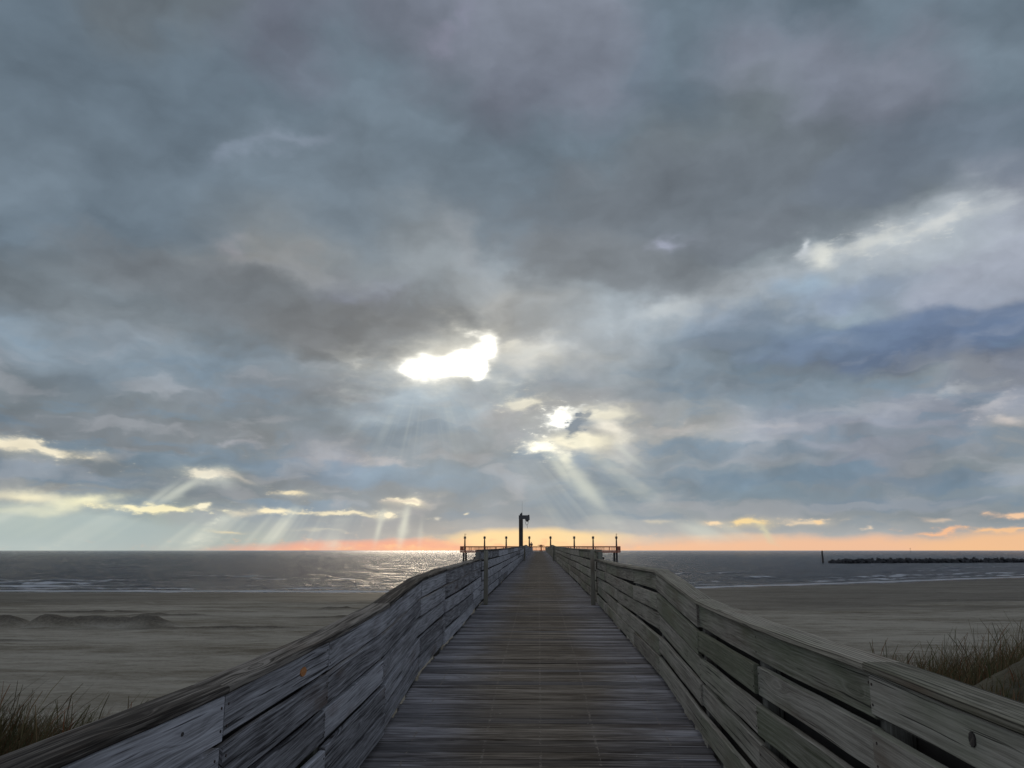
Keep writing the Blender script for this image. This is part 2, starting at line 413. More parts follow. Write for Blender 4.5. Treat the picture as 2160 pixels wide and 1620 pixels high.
# relief: undersides and rims lit from the sun's side, as a difference of two samples of one field
def billow(scale, d, seed):
    P_ = t.vmath('MULTIPLY', Pmid, (1.0, 1.5, 0.0))
    a1 = t.noise(t.vmath('ADD', P_, (seed, 0.3, 0)), scale, 5, .46, dim='2D').outputs[0]
    a2 = t.noise(t.vmath('ADD', P_, (seed + d * .25, 0.3 - d, 0)), scale, 5, .46, dim='2D').outputs[0]
    return t.math('SUBTRACT', a1, a2)
rel = t.math('ADD', t.math('MULTIPLY', billow(5.0, .042, 2.0), 1.2), t.math('MULTIPLY', billow(15.0, .015, 5.0), .5))
rel = t.math('MULTIPLY', rel, t.mapr(el, math.radians(1.0), math.radians(6)))
rel = t.math('MULTIPLY', rel, t.mapr(el, math.radians(14), math.radians(24), .9, .42))
rel = t.math('MAXIMUM', t.math('MINIMUM', rel, .22), -.16)
c = t.vmath('SCALE', c, t.math('ADD', 1.0, rel))
c = t.vmath('MULTIPLY', c, (.985, 1.0, 1.01))
# sunbeams: they fan out from the hidden sun's direction below the openings
SUNA, SUNE = azel(905, 700)
th = t.math('ARCTAN2', t.math('SUBTRACT', az, SUNA), t.math('SUBTRACT', SUNE, el))
rn = t.noise(t.comb(t.math('MULTIPLY', th, 6.0), 0.0, 0.0), 1.0, 3, 0.6).outputs[0]
beam = t.mapr(rn, 0.44, 0.64)
def mask(cx, cy, rx, ry, rot, w, hard=0.0):
    a0 = np.array(azel(cx, cy)); r = math.radians(rot)
    u = np.array(azel(cx + rx * math.cos(r), cy - rx * math.sin(r))) - a0
    v = np.array(azel(cx - ry * math.sin(r), cy - ry * math.cos(r))) - a0
    return ellipse(P0, a0, u, v, hard, w)
area = None
for a_ in [(880, 900, 210, 100, 10, .16, .0), (230, 1115, 430, 60, -3, 1.0, .3), (560, 1120, 190, 50, 0, .9, .2), (1260, 1040, 200, 130, -40, .5, .1), (1450, 1120, 200, 34, 0, .7, .1)]:
    v_ = mask(*a_); area = v_ if area is None else t.math('MAXIMUM', area, v_)
bm_ = t.math('MULTIPLY', beam, area)
for a_ in [(852, 1108, 66, 12, 78, .95, .0), (799, 1115, 48, 10, 76, .75, .0), (1232, 1025, 130, 24, -48, .85, .0), (1180, 985, 70, 16, -52, .75, .0), (1320, 955, 60, 9, -38, .4, .0),
           (380, 1034, 90, 14, 30, .85, .0), (330, 1050, 80, 12, 34, .6, .0), (887, 1125, 40, 7, 84, .3, .0), (1270, 1090, 60, 30, -45, .3, .0)]:
    bm_ = t.math('MAXIMUM', bm_, mask(*a_))
c = t.mixc(t.math('MULTIPLY', bm_, 0.68, clamp=True), c, lin((220, 225, 212)))
c = t.mixc(t.mapr(el, -.001, -.006), c, lin((66, 69, 73)))
# clear physical sky thinly seen through the deck
SKY = t.new("ShaderNodeTexSky", sky_type='NISHITA'); SKY.sun_disc = False
SUN_EL = math.radians(13.5); SUN_AZ = azel(930, 765)[0]
SKY.sun_elevation = SUN_EL; SKY.sun_rotation = SUN_AZ
skyb = t.new("ShaderNodeBackground"); t.l.new(SKY.outputs[0], skyb.inputs[0]); skyb.inputs[1].default_value = 0.05
clb = t.new("ShaderNodeBackground"); t.put(clb.inputs[0], c); clb.inputs[1].default_value = 1.0
mx = t.new("ShaderNodeMixShader"); mx.inputs[0].default_value = 0.96
t.l.new(skyb.outputs[0], mx.inputs[1]); t.l.new(clb.outputs[0], mx.inputs[2]); t.l.new(mx.outputs[0], wout.inputs[0])
world.cycles.sampling_method = 'MANUAL'; world.cycles.sample_map_resolution = 1024

sl = bpy.data.lights.new("sun", 'SUN'); sl.energy = 0.26; sl.angle = math.radians(12); sl.color = (1.0, 0.84, 0.62)
so = bpy.data.objects.new("sun", sl); COL.objects.link(so); so.location = (-8, 60, 30)
sd = Vector((math.sin(SUN_AZ) * math.cos(SUN_EL), math.cos(SUN_AZ) * math.cos(SUN_EL), math.sin(SUN_EL)))
so.rotation_euler = sd.to_track_quat('Z', 'Y').to_euler()

# ------------------------------------------------------------------ ground: one sheet of sand running out under the sea
SHORE = [(-400, 84), (-53, 81), (-14, 81), (16, 90), (39, 104.5), (75, 129.5), (160, 185), (400, 330)]
shx = np.array([s[0] for s in SHORE], float); shy = np.array([s[1] for s in SHORE], float)
DECK = [(-4, -1.5), (5.9, -1.475), (7.15, -1.39), (9, -1.26), (12.5, -1.22), (17.5, -1.12), (31, -1.03), (46, -.9), (65, -.78), (100, -.5), (160, -.15)]
def grid_mesh(name, xs_of, ys, nx, zf):
    ny = len(ys)
    T = np.linspace(-1, 1, nx)
    X = np.zeros((ny, nx)); Y = np.zeros((ny, nx))
    for j, y in enumerate(ys):
        X[j] = xs_of(y, T); Y[j] = y
    Z, attrs = zf(X, Y)
    me = bpy.data.meshes.new(name)
    v = np.stack([X, Y, Z], -1).reshape(-1, 3)
    me.vertices.add(len(v)); me.vertices.foreach_set("co", v.astype(np.float32).ravel())
    i = np.arange(ny - 1)[:, None] * nx + np.arange(nx - 1)[None, :]
    f = np.stack([i, i + 1, i + nx + 1, i + nx], -1).reshape(-1, 4)
    me.loops.add(f.size); me.loops.foreach_set("vertex_index", f.astype(np.int32).ravel())
    me.polygons.add(len(f)); me.polygons.foreach_set("loop_start", (np.arange(len(f)) * 4).astype(np.int32))
    me.polygons.foreach_set("loop_total", np.full(len(f), 4, np.int32))
    me.update(calc_edges=True)
    me.polygons.foreach_set("use_smooth", np.ones(len(f), bool))
    for k_, a in attrs.items():
        at = me.attributes.new(k_, 'FLOAT', 'POINT'); at.data.foreach_set("value", a.astype(np.float32).ravel())
    return me

def gauss(X, Y, x0, y0, rx, ry): return np.exp(-(((X - x0) / rx) ** 2 + ((Y - y0) / ry) ** 2))
WRACK = [(-12.6, 33.0, 3.0, .5, .10), (-27, 34, 2.0, .7, .25), (-31, 35, 2.5, .8, .3), (-12.2, 48.0, .7, .4, .16), (-11.2, 48.3, .6, .4, .14), (-18.5, 41.0, 2.0, .5, .14), (-24, 44, 3, .6, .12), (-9, 40, 2.5, .5, .1), (-20, 27, 3.5, .35, .02)]
def sand_z(X, Y):
    sh = np.interp(X, shx, shy)
    s = (Y / sh)
    prof = np.interp(s, [-1, 0.0, .1, .2, .4, .6, .8, .95, 1.0, 1.1, 1.6, 4, 40], [-1.95, -1.95, -2.15, -2.6, -3.05, -3.35, -3.68, -3.93, -4.03, -4.3, -5.5, -9, -12])
    Z = prof + 0.05 * fbm(X / 5, Y / 3, 4, 3) * np.clip((1 - s) * 4, 0, 1) + 0.03 * fbm(X / .6, Y / .45, 4, 9) * (s < 1)
    w = np.zeros_like(X); lump = 0.5 + .8 * np.clip(fbm(X / .45, Y / .5, 4, 21) * 1.2 + .4, 0, 1)
    for x0, y0, rx, ry, h in WRACK:
        g = gauss(X, Y, x0, y0, rx, ry) * h * 1.1
        Z = Z + .3 * (1 - np.exp(-g * lump / .3)); w = np.maximum(w, g / max(h, .01))
    # a broken low ridge of wind-heaped sand and weed on the left
    win = np.clip((X + 24.5) / .8, 0, 1) * np.clip((-14.6 - X) / 1.2, 0, 1) * (1 - .75 * np.exp(-((X + 21.2) / .35) ** 2))
    cr = np.exp(-np.abs((Y - 34.0 - .35 * fbm(X / 2.2, X * 0 + 1.5, 2, 90)) / .62) ** 2.6)
    hr = .36 + .26 * fbm(X / 1.5, Y / 1.6, 3, 91) + .12 * fbm(X / .5, Y / .5, 3, 92)
    rd = win * cr; Z = Z + rd * np.clip(hr, .03, .5); w = np.maximum(w, rd * .85)
    # dunes beside the walk
    n = 1 + 0.25 * fbm(X / 1.1, Y / 1.1, 4, 5)
    Z = Z + gauss(X, Y, 5.4, 7.4, 2.0, 1.3) * (1.5 + .22 * fbm(X / .5, Y / .5, 4, 95)) + gauss(X, Y, 6.8, 10.5, 2.8, 2.4) * .72 * n
    Z = Z + gauss(X, Y, -4.6, 5.6, 1.7, 2.0) * .62 * n + gauss(X, Y, -8, 4.0, 3.0, 3.0) * .45 * n + gauss(X, Y, 9, 3, 3.0, 4.0) * .6 * n
    dune = np.clip(gauss(X, Y, 5.2, 7.2, 2.0, 1.6) * 2.2 + gauss(X, Y, -4.5, 5.3, 1.8, 1.8) * 1.2 + gauss(X, Y, 7.0, 10.8, 2.9, 2.0) * 1.2, 0, 1)
    dk = np.interp(Y, [d[0] for d in DECK], [d[1] for d in DECK])
    lim = dk - 0.5
    under = np.abs(X) < 1.7
    Z = np.where(under, np.minimum(Z, lim), Z)
    return Z, s, w, dune
def sand_zf(X, Y):
    Z, s, w, dune = sand_z(X, Y)
    nn = fbm(X / 16, Y / 2.6, 4, 31) * .07 + fbm(X / 4, Y / .9, 3, 37) * .03
    right = np.clip((X - 4) / 8, 0, 1)
    damp_start = 0.50 * right + 0.66 * (1 - right)
    wet = np.clip((s + nn * 1.3 - damp_start) / 0.06, 0, 1) * .75 + np.clip((s + nn * .4 - .93) / .03, 0, 1) * .25
    streak = np.clip(fbm(X / 9, Y / 1.3, 4, 41) * 2.2 + .1, 0, 1) * np.clip((s - .42) / .1, 0, 1) * .5 * (1 - right * .6)
    return Z + EYE, {"wet": np.clip(np.maximum(wet, streak), 0, 1), "wrack": np.clip(w * 1.6, 0, 1), "dune": dune}
ys = np.concatenate([np.linspace(-600, -70, 8), np.linspace(-60, -6, 12), np.linspace(-5, 14, 150), np.geomspace(14.15, 135, 300)[0:], np.geomspace(137, 3000, 30)])
def sxs(y, T):
    w = max(16, abs(y) * 1.0 + 12)
    w = w * (1 if y < 140 else 1.5); a_ = np.abs(T) / .96
    return np.sign(T) * np.where(a_ <= 1, np.minimum(a_, 1) ** 1.25 * w, w + (a_ - 1) / .0417 * max(4 * w, 2500))
me = grid_mesh("sand_beach", sxs, ys, 420, sand_zf)
m_sand, t, b = material("sand")
tc = t.new("ShaderNodeTexCoord").outputs["Object"]
def attr(t, n_):
    a = t.new("ShaderNodeAttribute"); a.attribute_name = n_; return a.outputs["Fac"]
big = t.noise(t.mapping(tc, scale=(.10, .30, 1)), 1.0, 6, 0.6).outputs[0]
med = t.noise(t.mapping(tc, scale=(.8, 2.0, 1)), 1.0, 6, 0.65).outputs[0]
fine = t.noise(tc, 9.0, 5, 0.7).outputs[0]
f = t.math('ADD', t.math('MULTIPLY', big, .45), t.math('ADD', t.math('MULTIPLY', med, .35), t.math('MULTIPLY', fine, .2)))
dry = t.ramp(f, [(.40, rgb(.10, .082, .054)), (.49, rgb(.19, .168, .126)), (.57, rgb(.27, .245, .193))])
wetc = t.ramp(f, [(.42, rgb(.045, .033, .018)), (.5, rgb(.07, .055, .034)), (.58, rgb(.105, .087, .057))])
cc = t.mixc(attr(t, "wet"), dry, wetc)
cc = t.mixc(t.math('MULTIPLY', attr(t, "wrack"), .8), cc, t.ramp(fine, [(.4, rgb(.03, .024, .018)), (.65, rgb(.085, .066, .045))]))
cc = t.mixc(t.math('MULTIPLY', attr(t, "dune"), .85), cc, t.ramp(t.noise(tc, 3.0, 6, .7).outputs[0], [(.35, rgb(.022, .019, .009)), (.6, rgb(.065, .055, .028))]))
t.put(b.inputs["Base Color"], cc)
t.put(b.inputs["Roughness"], t.mapr(attr(t, "wet"), 0, 1, .95, .6)); b.inputs["Specular IOR Level"].default_value = .25
bp = t.new("ShaderNodeBump"); bp.inputs["Strength"].default_value = 1.0; bp.inputs["Distance"].default_value = .09
t.put(bp.inputs["Height"], t.math('ADD', med, t.math('MULTIPLY', fine, .6))); t.l.new(bp.outputs[0], b.inputs["Normal"])
sand = link("sand_beach", me, m_sand); tag(sand, kind="structure")

# ------------------------------------------------------------------ sea
waves = []
for i in range(60):
    lam = 1.3 * (7.0 ** RNG.random()); a = RNG.normal(0, .5)
    waves.append((2 * math.pi / lam * math.sin(a), 2 * math.pi / lam * math.cos(a), lam, .0036 * lam ** .8, RNG.random() * 6.28))
def sea_zf(X, Y):
    sh = np.interp(X, shx, shy); d = Y - sh
    dyv = np.gradient(Y, axis=0)
    Z = np.zeros_like(X)
    for kx, ky, lam, am, ph in waves:
        p = kx * X + ky * Y + ph + .6 * np.sin(X / 23 + ph)
        Z += am * np.sin(p) * np.clip(lam / (3.0 * dyv) - .3, 0, 1)
    amp = np.clip((d + 2) / 14, .12, 1.0)
    Z *= amp
    # low spilling breakers just off the beach
    wob = fbm(X / 30, Y * 0 + 3, 3, 55) * 3.2
    br = np.zeros_like(X)
    for d0, h, seed in ((4.5, .12, 61), (11, .20, 62), (19, .24, 65), (28, .24, 63), (42, .2, 64)):
        on = np.clip(fbm(X / 15, Y * 0 + d0, 3, seed) * 2.4 + .45, 0, 1)
        g = np.exp(-((d - d0 - wob * (1 + d0 / 30)) / 1.1) ** 2) * on
        Z += g * h; br = np.maximum(br, g)
    foam = np.clip(br * .75 + np.clip(1.5 - np.abs(d - .4) / 1.2, 0, 1) * 1.2 + np.clip(fbm(X / 4, Y / 1.2, 4, 71) * 2.2 + .1, 0, 1) * np.clip(1 - d / 46, 0, 1) * .85, 0, 1)
    Z = np.where(d < 3, np.maximum(Z, .0), Z)
    return Z + 0.03, {"foam": foam, "shoal": np.clip(1 - d / 50, 0, 1)}
ys = np.concatenate([np.arange(70, 130, .33), 130 * np.exp(np.linspace(0.004, math.log(900 / 130), 420)), np.geomspace(960, 45000, 24)])
def wxs(y, T):
    h = max(y, 75) * 1.15; a_ = np.abs(T) / .93
    return np.sign(T) * np.where(a_ <= 1, a_ * h, h + (a_ - 1) / .0753 * max(6 * h, 2500))
me = grid_mesh("sea", wxs, ys, 520, sea_zf)
m_sea, t, b = material("sea_water")
geo = t.new("ShaderNodeTexCoord").outputs["Object"]
n1 = t.noise(t.mapping(geo, scale=(1.1, 2.4, 1)), 1.0, 5, .65).outputs[0]
n2 = t.noise(t.mapping(geo, scale=(2.2, 4.5, 1)), 1.0, 3, .6).outputs[0]
n3 = t.noise(t.mapping(geo, scale=(.03, .10, 1)), 1.0, 4, .6).outputs[0]
fo = attr(t, "foam")
fm = t.mapr(t.math('ADD', fo, t.math('MULTIPLY', t.math('SUBTRACT', t.noise(t.mapping(geo, scale=(.8, 2.5, 1)), 1.0, 5, .65).outputs[0], .5), 1.3)), .5, 1.05, 0, .85)
deep = t.ramp(n3, [(.35, rgb(.016, .018, .021)), (.65, rgb(.034, .036, .039))])
deep = t.mixc(t.math('MULTIPLY', attr(t, "shoal"), .5), deep, rgb(.07, .068, .062))
bp = t.new("ShaderNodeBump"); bp.inputs["Strength"].default_value = 1.0; bp.inputs["Distance"].default_value = .45
t.put(bp.inputs["Height"], t.math('ADD', n1, t.math('MULTIPLY', n2, .38)))
t.n.remove(b)
df = t.new("ShaderNodeBsdfDiffuse"); t.put(df.inputs[0], t.mixc(fm, deep, rgb(.5, .51, .52))); t.l.new(bp.outputs[0], df.inputs["Normal"])
gl = t.new("ShaderNodeBsdfGlossy"); gl.inputs["Color"].default_value = rgb(.86, .85, .87); gl.inputs["Roughness"].default_value = .12; t.l.new(bp.outputs[0], gl.inputs["Normal"])
fr = t.new("ShaderNodeFresnel"); fr.inputs["IOR"].default_value = 1.33; t.l.new(bp.outputs[0], fr.inputs["Normal"])
ms = t.new("ShaderNodeMixShader"); t.put(ms.inputs[0], t.math('MULTIPLY', fr.outputs[0], t.mapr(fm, 0, 1, 1.0, .2)))
t.l.new(df.outputs[0], ms.inputs[1]); t.l.new(gl.outputs[0], ms.inputs[2])
t.l.new(ms.outputs[0], [n_ for n_ in t.n if n_.type == 'OUTPUT_MATERIAL'][0].inputs[0])
sea = link("sea", me, m_sea); tag(sea, kind="structure")

# ------------------------------------------------------------------ timber materials
M_LEFT = wood_mat("timber_left_boards", rgb(.06, .056, .058), rgb(.235, .232, .24), rgb(.46, .46, .485), grain=1.2)[0]
M_RIGHT = wood_mat("timber_right_boards", rgb(.06, .05, .038), rgb(.19, .172, .14), rgb(.35, .325, .27), green=.5, grain=1.2)[0]
M_GREEN = wood_mat("timber_algae_board", rgb(.035, .036, .022), rgb(.09, .095, .062), rgb(.17, .172, .125), green=.7)[0]
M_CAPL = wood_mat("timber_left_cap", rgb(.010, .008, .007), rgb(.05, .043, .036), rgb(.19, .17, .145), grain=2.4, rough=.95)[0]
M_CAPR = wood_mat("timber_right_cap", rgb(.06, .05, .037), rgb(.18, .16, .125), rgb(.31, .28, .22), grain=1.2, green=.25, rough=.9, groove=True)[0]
M_PALE = wood_mat("timber_pale_posts", rgb(.06, .055, .04), rgb(.15, .138, .11), rgb(.23, .215, .17), green=.2)[0]
M_POST = wood_mat("timber_posts", rgb(.06, .055, .048), rgb(.14, .13, .115), rgb(.22, .21, .19), green=.3)[0]
M_NAIL = simple_mat("rusty_nails", rgb(.012, .009, .008), rgb(.05, .024, .014), .7, 60)
M_PIER_BACKLIT = simple_mat("backlit_red_pier_timber", rgb(.22, .06, .03), rgb(.36, .12, .06), .8, 2.0)  # orange-red glow of the backlight is put into this timber colour
M_PILE = simple_mat("dark_pile_timber", rgb(.02, .018, .016), rgb(.05, .042, .034), .85, 3.0)
M_ROCK = simple_mat("wet_dark_rock", rgb(.003, .003, .004), rgb(.010, .010, .012), .75, 1.2, .6, .15)
M_DARK = simple_mat("dark_metal", rgb(.02, .02, .022), rgb(.05, .05, .052), .5, 6.0)
M_GLASS = simple_mat("frosted_lantern_glass", rgb(.10, .10, .09), rgb(.16, .15, .13), .3, 6.0)

# deck: worn brown along the middle, grey at the sides
M_DECK, t, b, cd = wood_mat("deck_planks", rgb(.022, .019, .016), rgb(.118, .104, .092), rgb(.33, .31, .29), grain=1.5, rnd='ISLAND', warm=(.04, .027, .02), rough=.9)
oc = t.new("ShaderNodeTexCoord").outputs["Object"]; ox, oy, oz = t.sep(oc)
lat = t.mapr(t.math('ADD', t.math('ABSOLUTE', ox), t.math('MULTIPLY', t.math('SUBTRACT', t.noise(oc, .8, 4, .6).outputs[0], .5), .9)), .35, 1.05)
worn = t.mixc(1.0, cd, rgb(.86, .78, .66), 'MULTIPLY')
edge = t.mixc(1.0, cd, rgb(1.4, 1.45, 1.6), 'MULTIPLY')
cd2 = t.mixc(lat, worn, edge)
rs = t.new("ShaderNodeNewGeometry").outputs["Random Per Island"]
cd2 = t.mixc(t.mapr(rs, .72, .98, 0, .75), cd2, rgb(.018, .013, .011))
cd2 = t.mixc(t.mapr(rs, .22, .02, 0, .45), cd2, rgb(.15, .145, .15))
# pale nail-head lines
for xx in (-.98, -.42, .0, .42, .98):
    ln = t.mapr(t.math('ABSOLUTE', t.math('ADD', ox, -xx)), .013, .005)
    sp = t.mapr(t.noise(t.mapping(oc, scale=(40, 22, 1)), 1.0, 2, .5).outputs[0], .48, .62, 0, .8)
    cd2 = t.mixc(t.math('MULTIPLY', ln, sp), cd2, rgb(.20, .17, .14))
spk = t.noise(oc, 34.0, 2, .4).outputs[0]
cd2 = t.mixc(t.mapr(spk, .77, .80, 0, .8), cd2, rgb(.34, .32, .28))
t.put(b.inputs["Base Color"], cd2)

# ------------------------------------------------------------------ boardwalk
walk = empty("boardwalk", (0, 0, 0))
tag(walk, "long weathered plank boardwalk running straight out over the beach to the sea", "boardwalk")
def deckz(y): return EYE + interp(DECK, y)

verts = []; faces = []; uvs = []
def plank(y0, y1, x0, x1, dz):
    """a chamfered deck plank lying across the walk"""
    z0 = deckz(y0 + .07) + dz + random.uniform(-.0025, .0025); z1 = z0 + (deckz(y1) - deckz(y0)) + random.uniform(-.002, .002)
    ch = .006; th = .038
    sec = [(y0, z0 - ch), (y0 + ch, z0), (y1 - ch, z1), (y1, z1 - ch), (y1, z1 - th), (y0, z0 - th)]
    vc = [0, .01, .13, .14, .18, -.04]
    nseg = 4 if y0 < 20 else 1
    k0 = len(verts); off = random.uniform(0, 30)
    bow = random.uniform(-.0025, .0025)
    for i in range(nseg + 1):
        x = x0 + (x1 - x0) * i / nseg; bz = bow * math.sin(math.pi * i / nseg)
        for (yy, zz) in sec: verts.append((x, yy, zz + bz))
    n = 6
    for i in range(nseg):
        for j in range(n):
            a = k0 + i * n + j; b_ = k0 + i * n + (j + 1) % n
            faces.append((a, b_, b_ + n, a + n))
            xa = x0 + (x1 - x0) * i / nseg + off; xb = x0 + (x1 - x0) * (i + 1) / nseg + off
            va = vc[j]; vb = vc[j + 1] if j < 5 else -.06
            uvs.extend([(xa, va), (xa, vb), (xb, vb), (xb, va)])
    for base_ in (k0, k0 + nseg * n):
        fc = tuple(range(base_, base_ + n))
        faces.append(fc if base_ != k0 else fc[::-1])
        uvs.extend([(off, .02 * q_) for q_ in range(n)])
y = -4.0
while y < 159.8:
    w_ = .138 + random.uniform(-.003, .003)
    plank(y, y + w_, -1.235 - random.uniform(0, .03), 1.235 + random.uniform(0, .03), 0)
    y += w_ + random.uniform(.007, .016)
me = bpy.data.meshes.new("deck"); me.from_pydata(verts, [], faces)
ul = me.uv_layers.new(name="UVMap")
ul.data.foreach_set("uv", np.array(uvs, np.float32).ravel()); me.update()
deck = link("deck", me, M_DECK, walk)
# stringers below the deck
for xx in (-1.05, 0.0, 1.05):
    bm = bmesh.new()
    st = [-4, 5.9, 9, 17.5, 46, 100, 159.8]
    for a_, b_ in zip(st[:-1], st[1:]):
        za = deckz(a_) - .045; zb = deckz(b_) - .045
        vs = [bm.verts.new(p) for p in ((xx - .04, a_, za), (xx + .04, a_, za), (xx + .04, a_, za - .24), (xx - .04, a_, za - .24), (xx - .04, b_, zb), (xx + .04, b_, zb), (xx + .04, b_, zb - .24), (xx - .04, b_, zb - .24))]
        for q_ in ((0, 1, 5, 4), (1, 2, 6, 5), (2, 3, 7, 6), (3, 0, 4, 7)): bm.faces.new([vs[i] for i in q_])
        if a_ == st[0]: bm.faces.new(vs[0:4])
        if b_ == st[-1]: bm.faces.new(vs[4:8])
    from_bm("stringer", bm, M_PILE, walk)

# ------------------------------------------------------------------ railings
TOP_R = [(-4, -.45), (2, -.44), (3.18, -.42), (4.75, -.41), (6.5, -.385), (8.55, -.21), (13, -.22), (17.5, -.19)]
TOP_L = [(-4, -.51), (2.8, -.51), (3.5, -.515), (4.3, -.50), (6.0, -.45), (9.0, -.265), (12, -.23), (17.5, -.18)]
TOP_F = [(17.5, .0), (32, .07), (58, .26), (65, .32), (80, .52), (95, .45), (120, .36), (160, .66)]
ST = [-3.2, -1.4, .2, 1.7, 3.18, 4.75, 6.5, 8.55, 10.7, 13.0, 15.3, 17.5]
while ST[-1] < 156: ST.append(ST[-1] + 2.4)
ST.append(159.6)
NEAR = 11
def topz(side, y, far):
    if far: return EYE + interp(TOP_F, y)
    return EYE + interp(TOP_R if side > 0 else TOP_L, y)
WOB = {(s, i): (random.uniform(-.016, .016) if i < 26 else random.uniform(-.03, .03)) for s in (-1, 1) for i in range(len(ST))}
def latx(side, i, y=None): return side * (1.2 + WOB[(side, i)])

def sweep(bm, pts, w0, h0, ch, uvl, mi=0, uoff=0.0, jitter=0.0):
    """sweep a chamfered rectangle along pts [(x, y, ztop)], w0 outward thickness (signed), h0 height"""
    s = 1 if w0 > 0 else -1; w = abs(w0)
    sec = [(0, -ch), (ch, 0), (w - ch, 0), (w, -ch), (w, -h0 + ch), (w - ch, -h0), (ch, -h0), (0, -h0 + ch)]
    per = [0]
    for a_, b_ in zip(sec, sec[1:] + sec[:1]): per.append(per[-1] + math.hypot(a_[0] - b_[0], a_[1] - b_[1]))
    rings = []; us = [uoff]
    for k_, (x, y_, z) in enumerate(pts):
        jt = random.uniform(-jitter, jitter); jb = random.uniform(-jitter, jitter)
        rings.append([bm.verts.new((x + s * a_, y_, z + b_ + (jt if b_ > -h0 / 2 else jb))) for a_, b_ in sec])
        if k_: us.append(us[-1] + (Vector(pts[k_]) - Vector(pts[k_ - 1])).length)
    for k_ in range(len(pts) - 1):
        for j in range(8):
            q_ = (rings[k_][j], rings[k_][(j + 1) % 8], rings[k_ + 1][(j + 1) % 8], rings[k_ + 1][j])
            f_ = bm.faces.new(q_); f_.material_index = mi
            for lp, (u_, v_) in zip(f_.loops, ((us[k_], per[j]), (us[k_], per[j + 1]), (us[k_ + 1], per[j + 1]), (us[k_ + 1], per[j]))): lp[uvl].uv = (u_, v_)
    for rg, u_ in ((rings[0][::-1], us[0]), (rings[-1], us[-1])):
        f_ = bm.faces.new(rg); f_.material_index = mi
        for q_, lp in enumerate(f_.loops): lp[uvl].uv = (u_ + .01 * q_, per[q_])

def nail(bm, x, y_, z, s):
    tube(bm, (x - s * .0025, y_, z), (x + s * .01, y_, z), .0055, .0055, 6, True, 1)

def sub_pts(side, i0, i1, zfun, e0, e1):
    """points along stations i0..i1 with intermediate samples"""
    pts = []
    for i in range(i0, i1):
        ya, yb = ST[i], ST[i + 1]
        n = 5 if i < 12 else 1
        for k_ in range(n):
            f_ = k_ / n; pts.append((i + f_, ya + (yb - ya) * f_))
    pts.append((float(i1), ST[i1]))
    res = []
    for k_, (fi, yy) in enumerate(pts):
        if k_ == 0: yy += e0
        if k_ == len(pts) - 1: yy -= e1
        i = int(fi); fr = fi - i
        xa = latx(side, i); xb = latx(side, min(i + 1, len(ST) - 1))
        j = min(i + 1, len(ST) - 1)
        za_ = zfun(ST[i]); zb_ = zfun(ST[j]) if j > i else za_
        res.append((xa + (xb - xa) * fr, yy, za_ + (zb_ - za_) * fr))
    return res

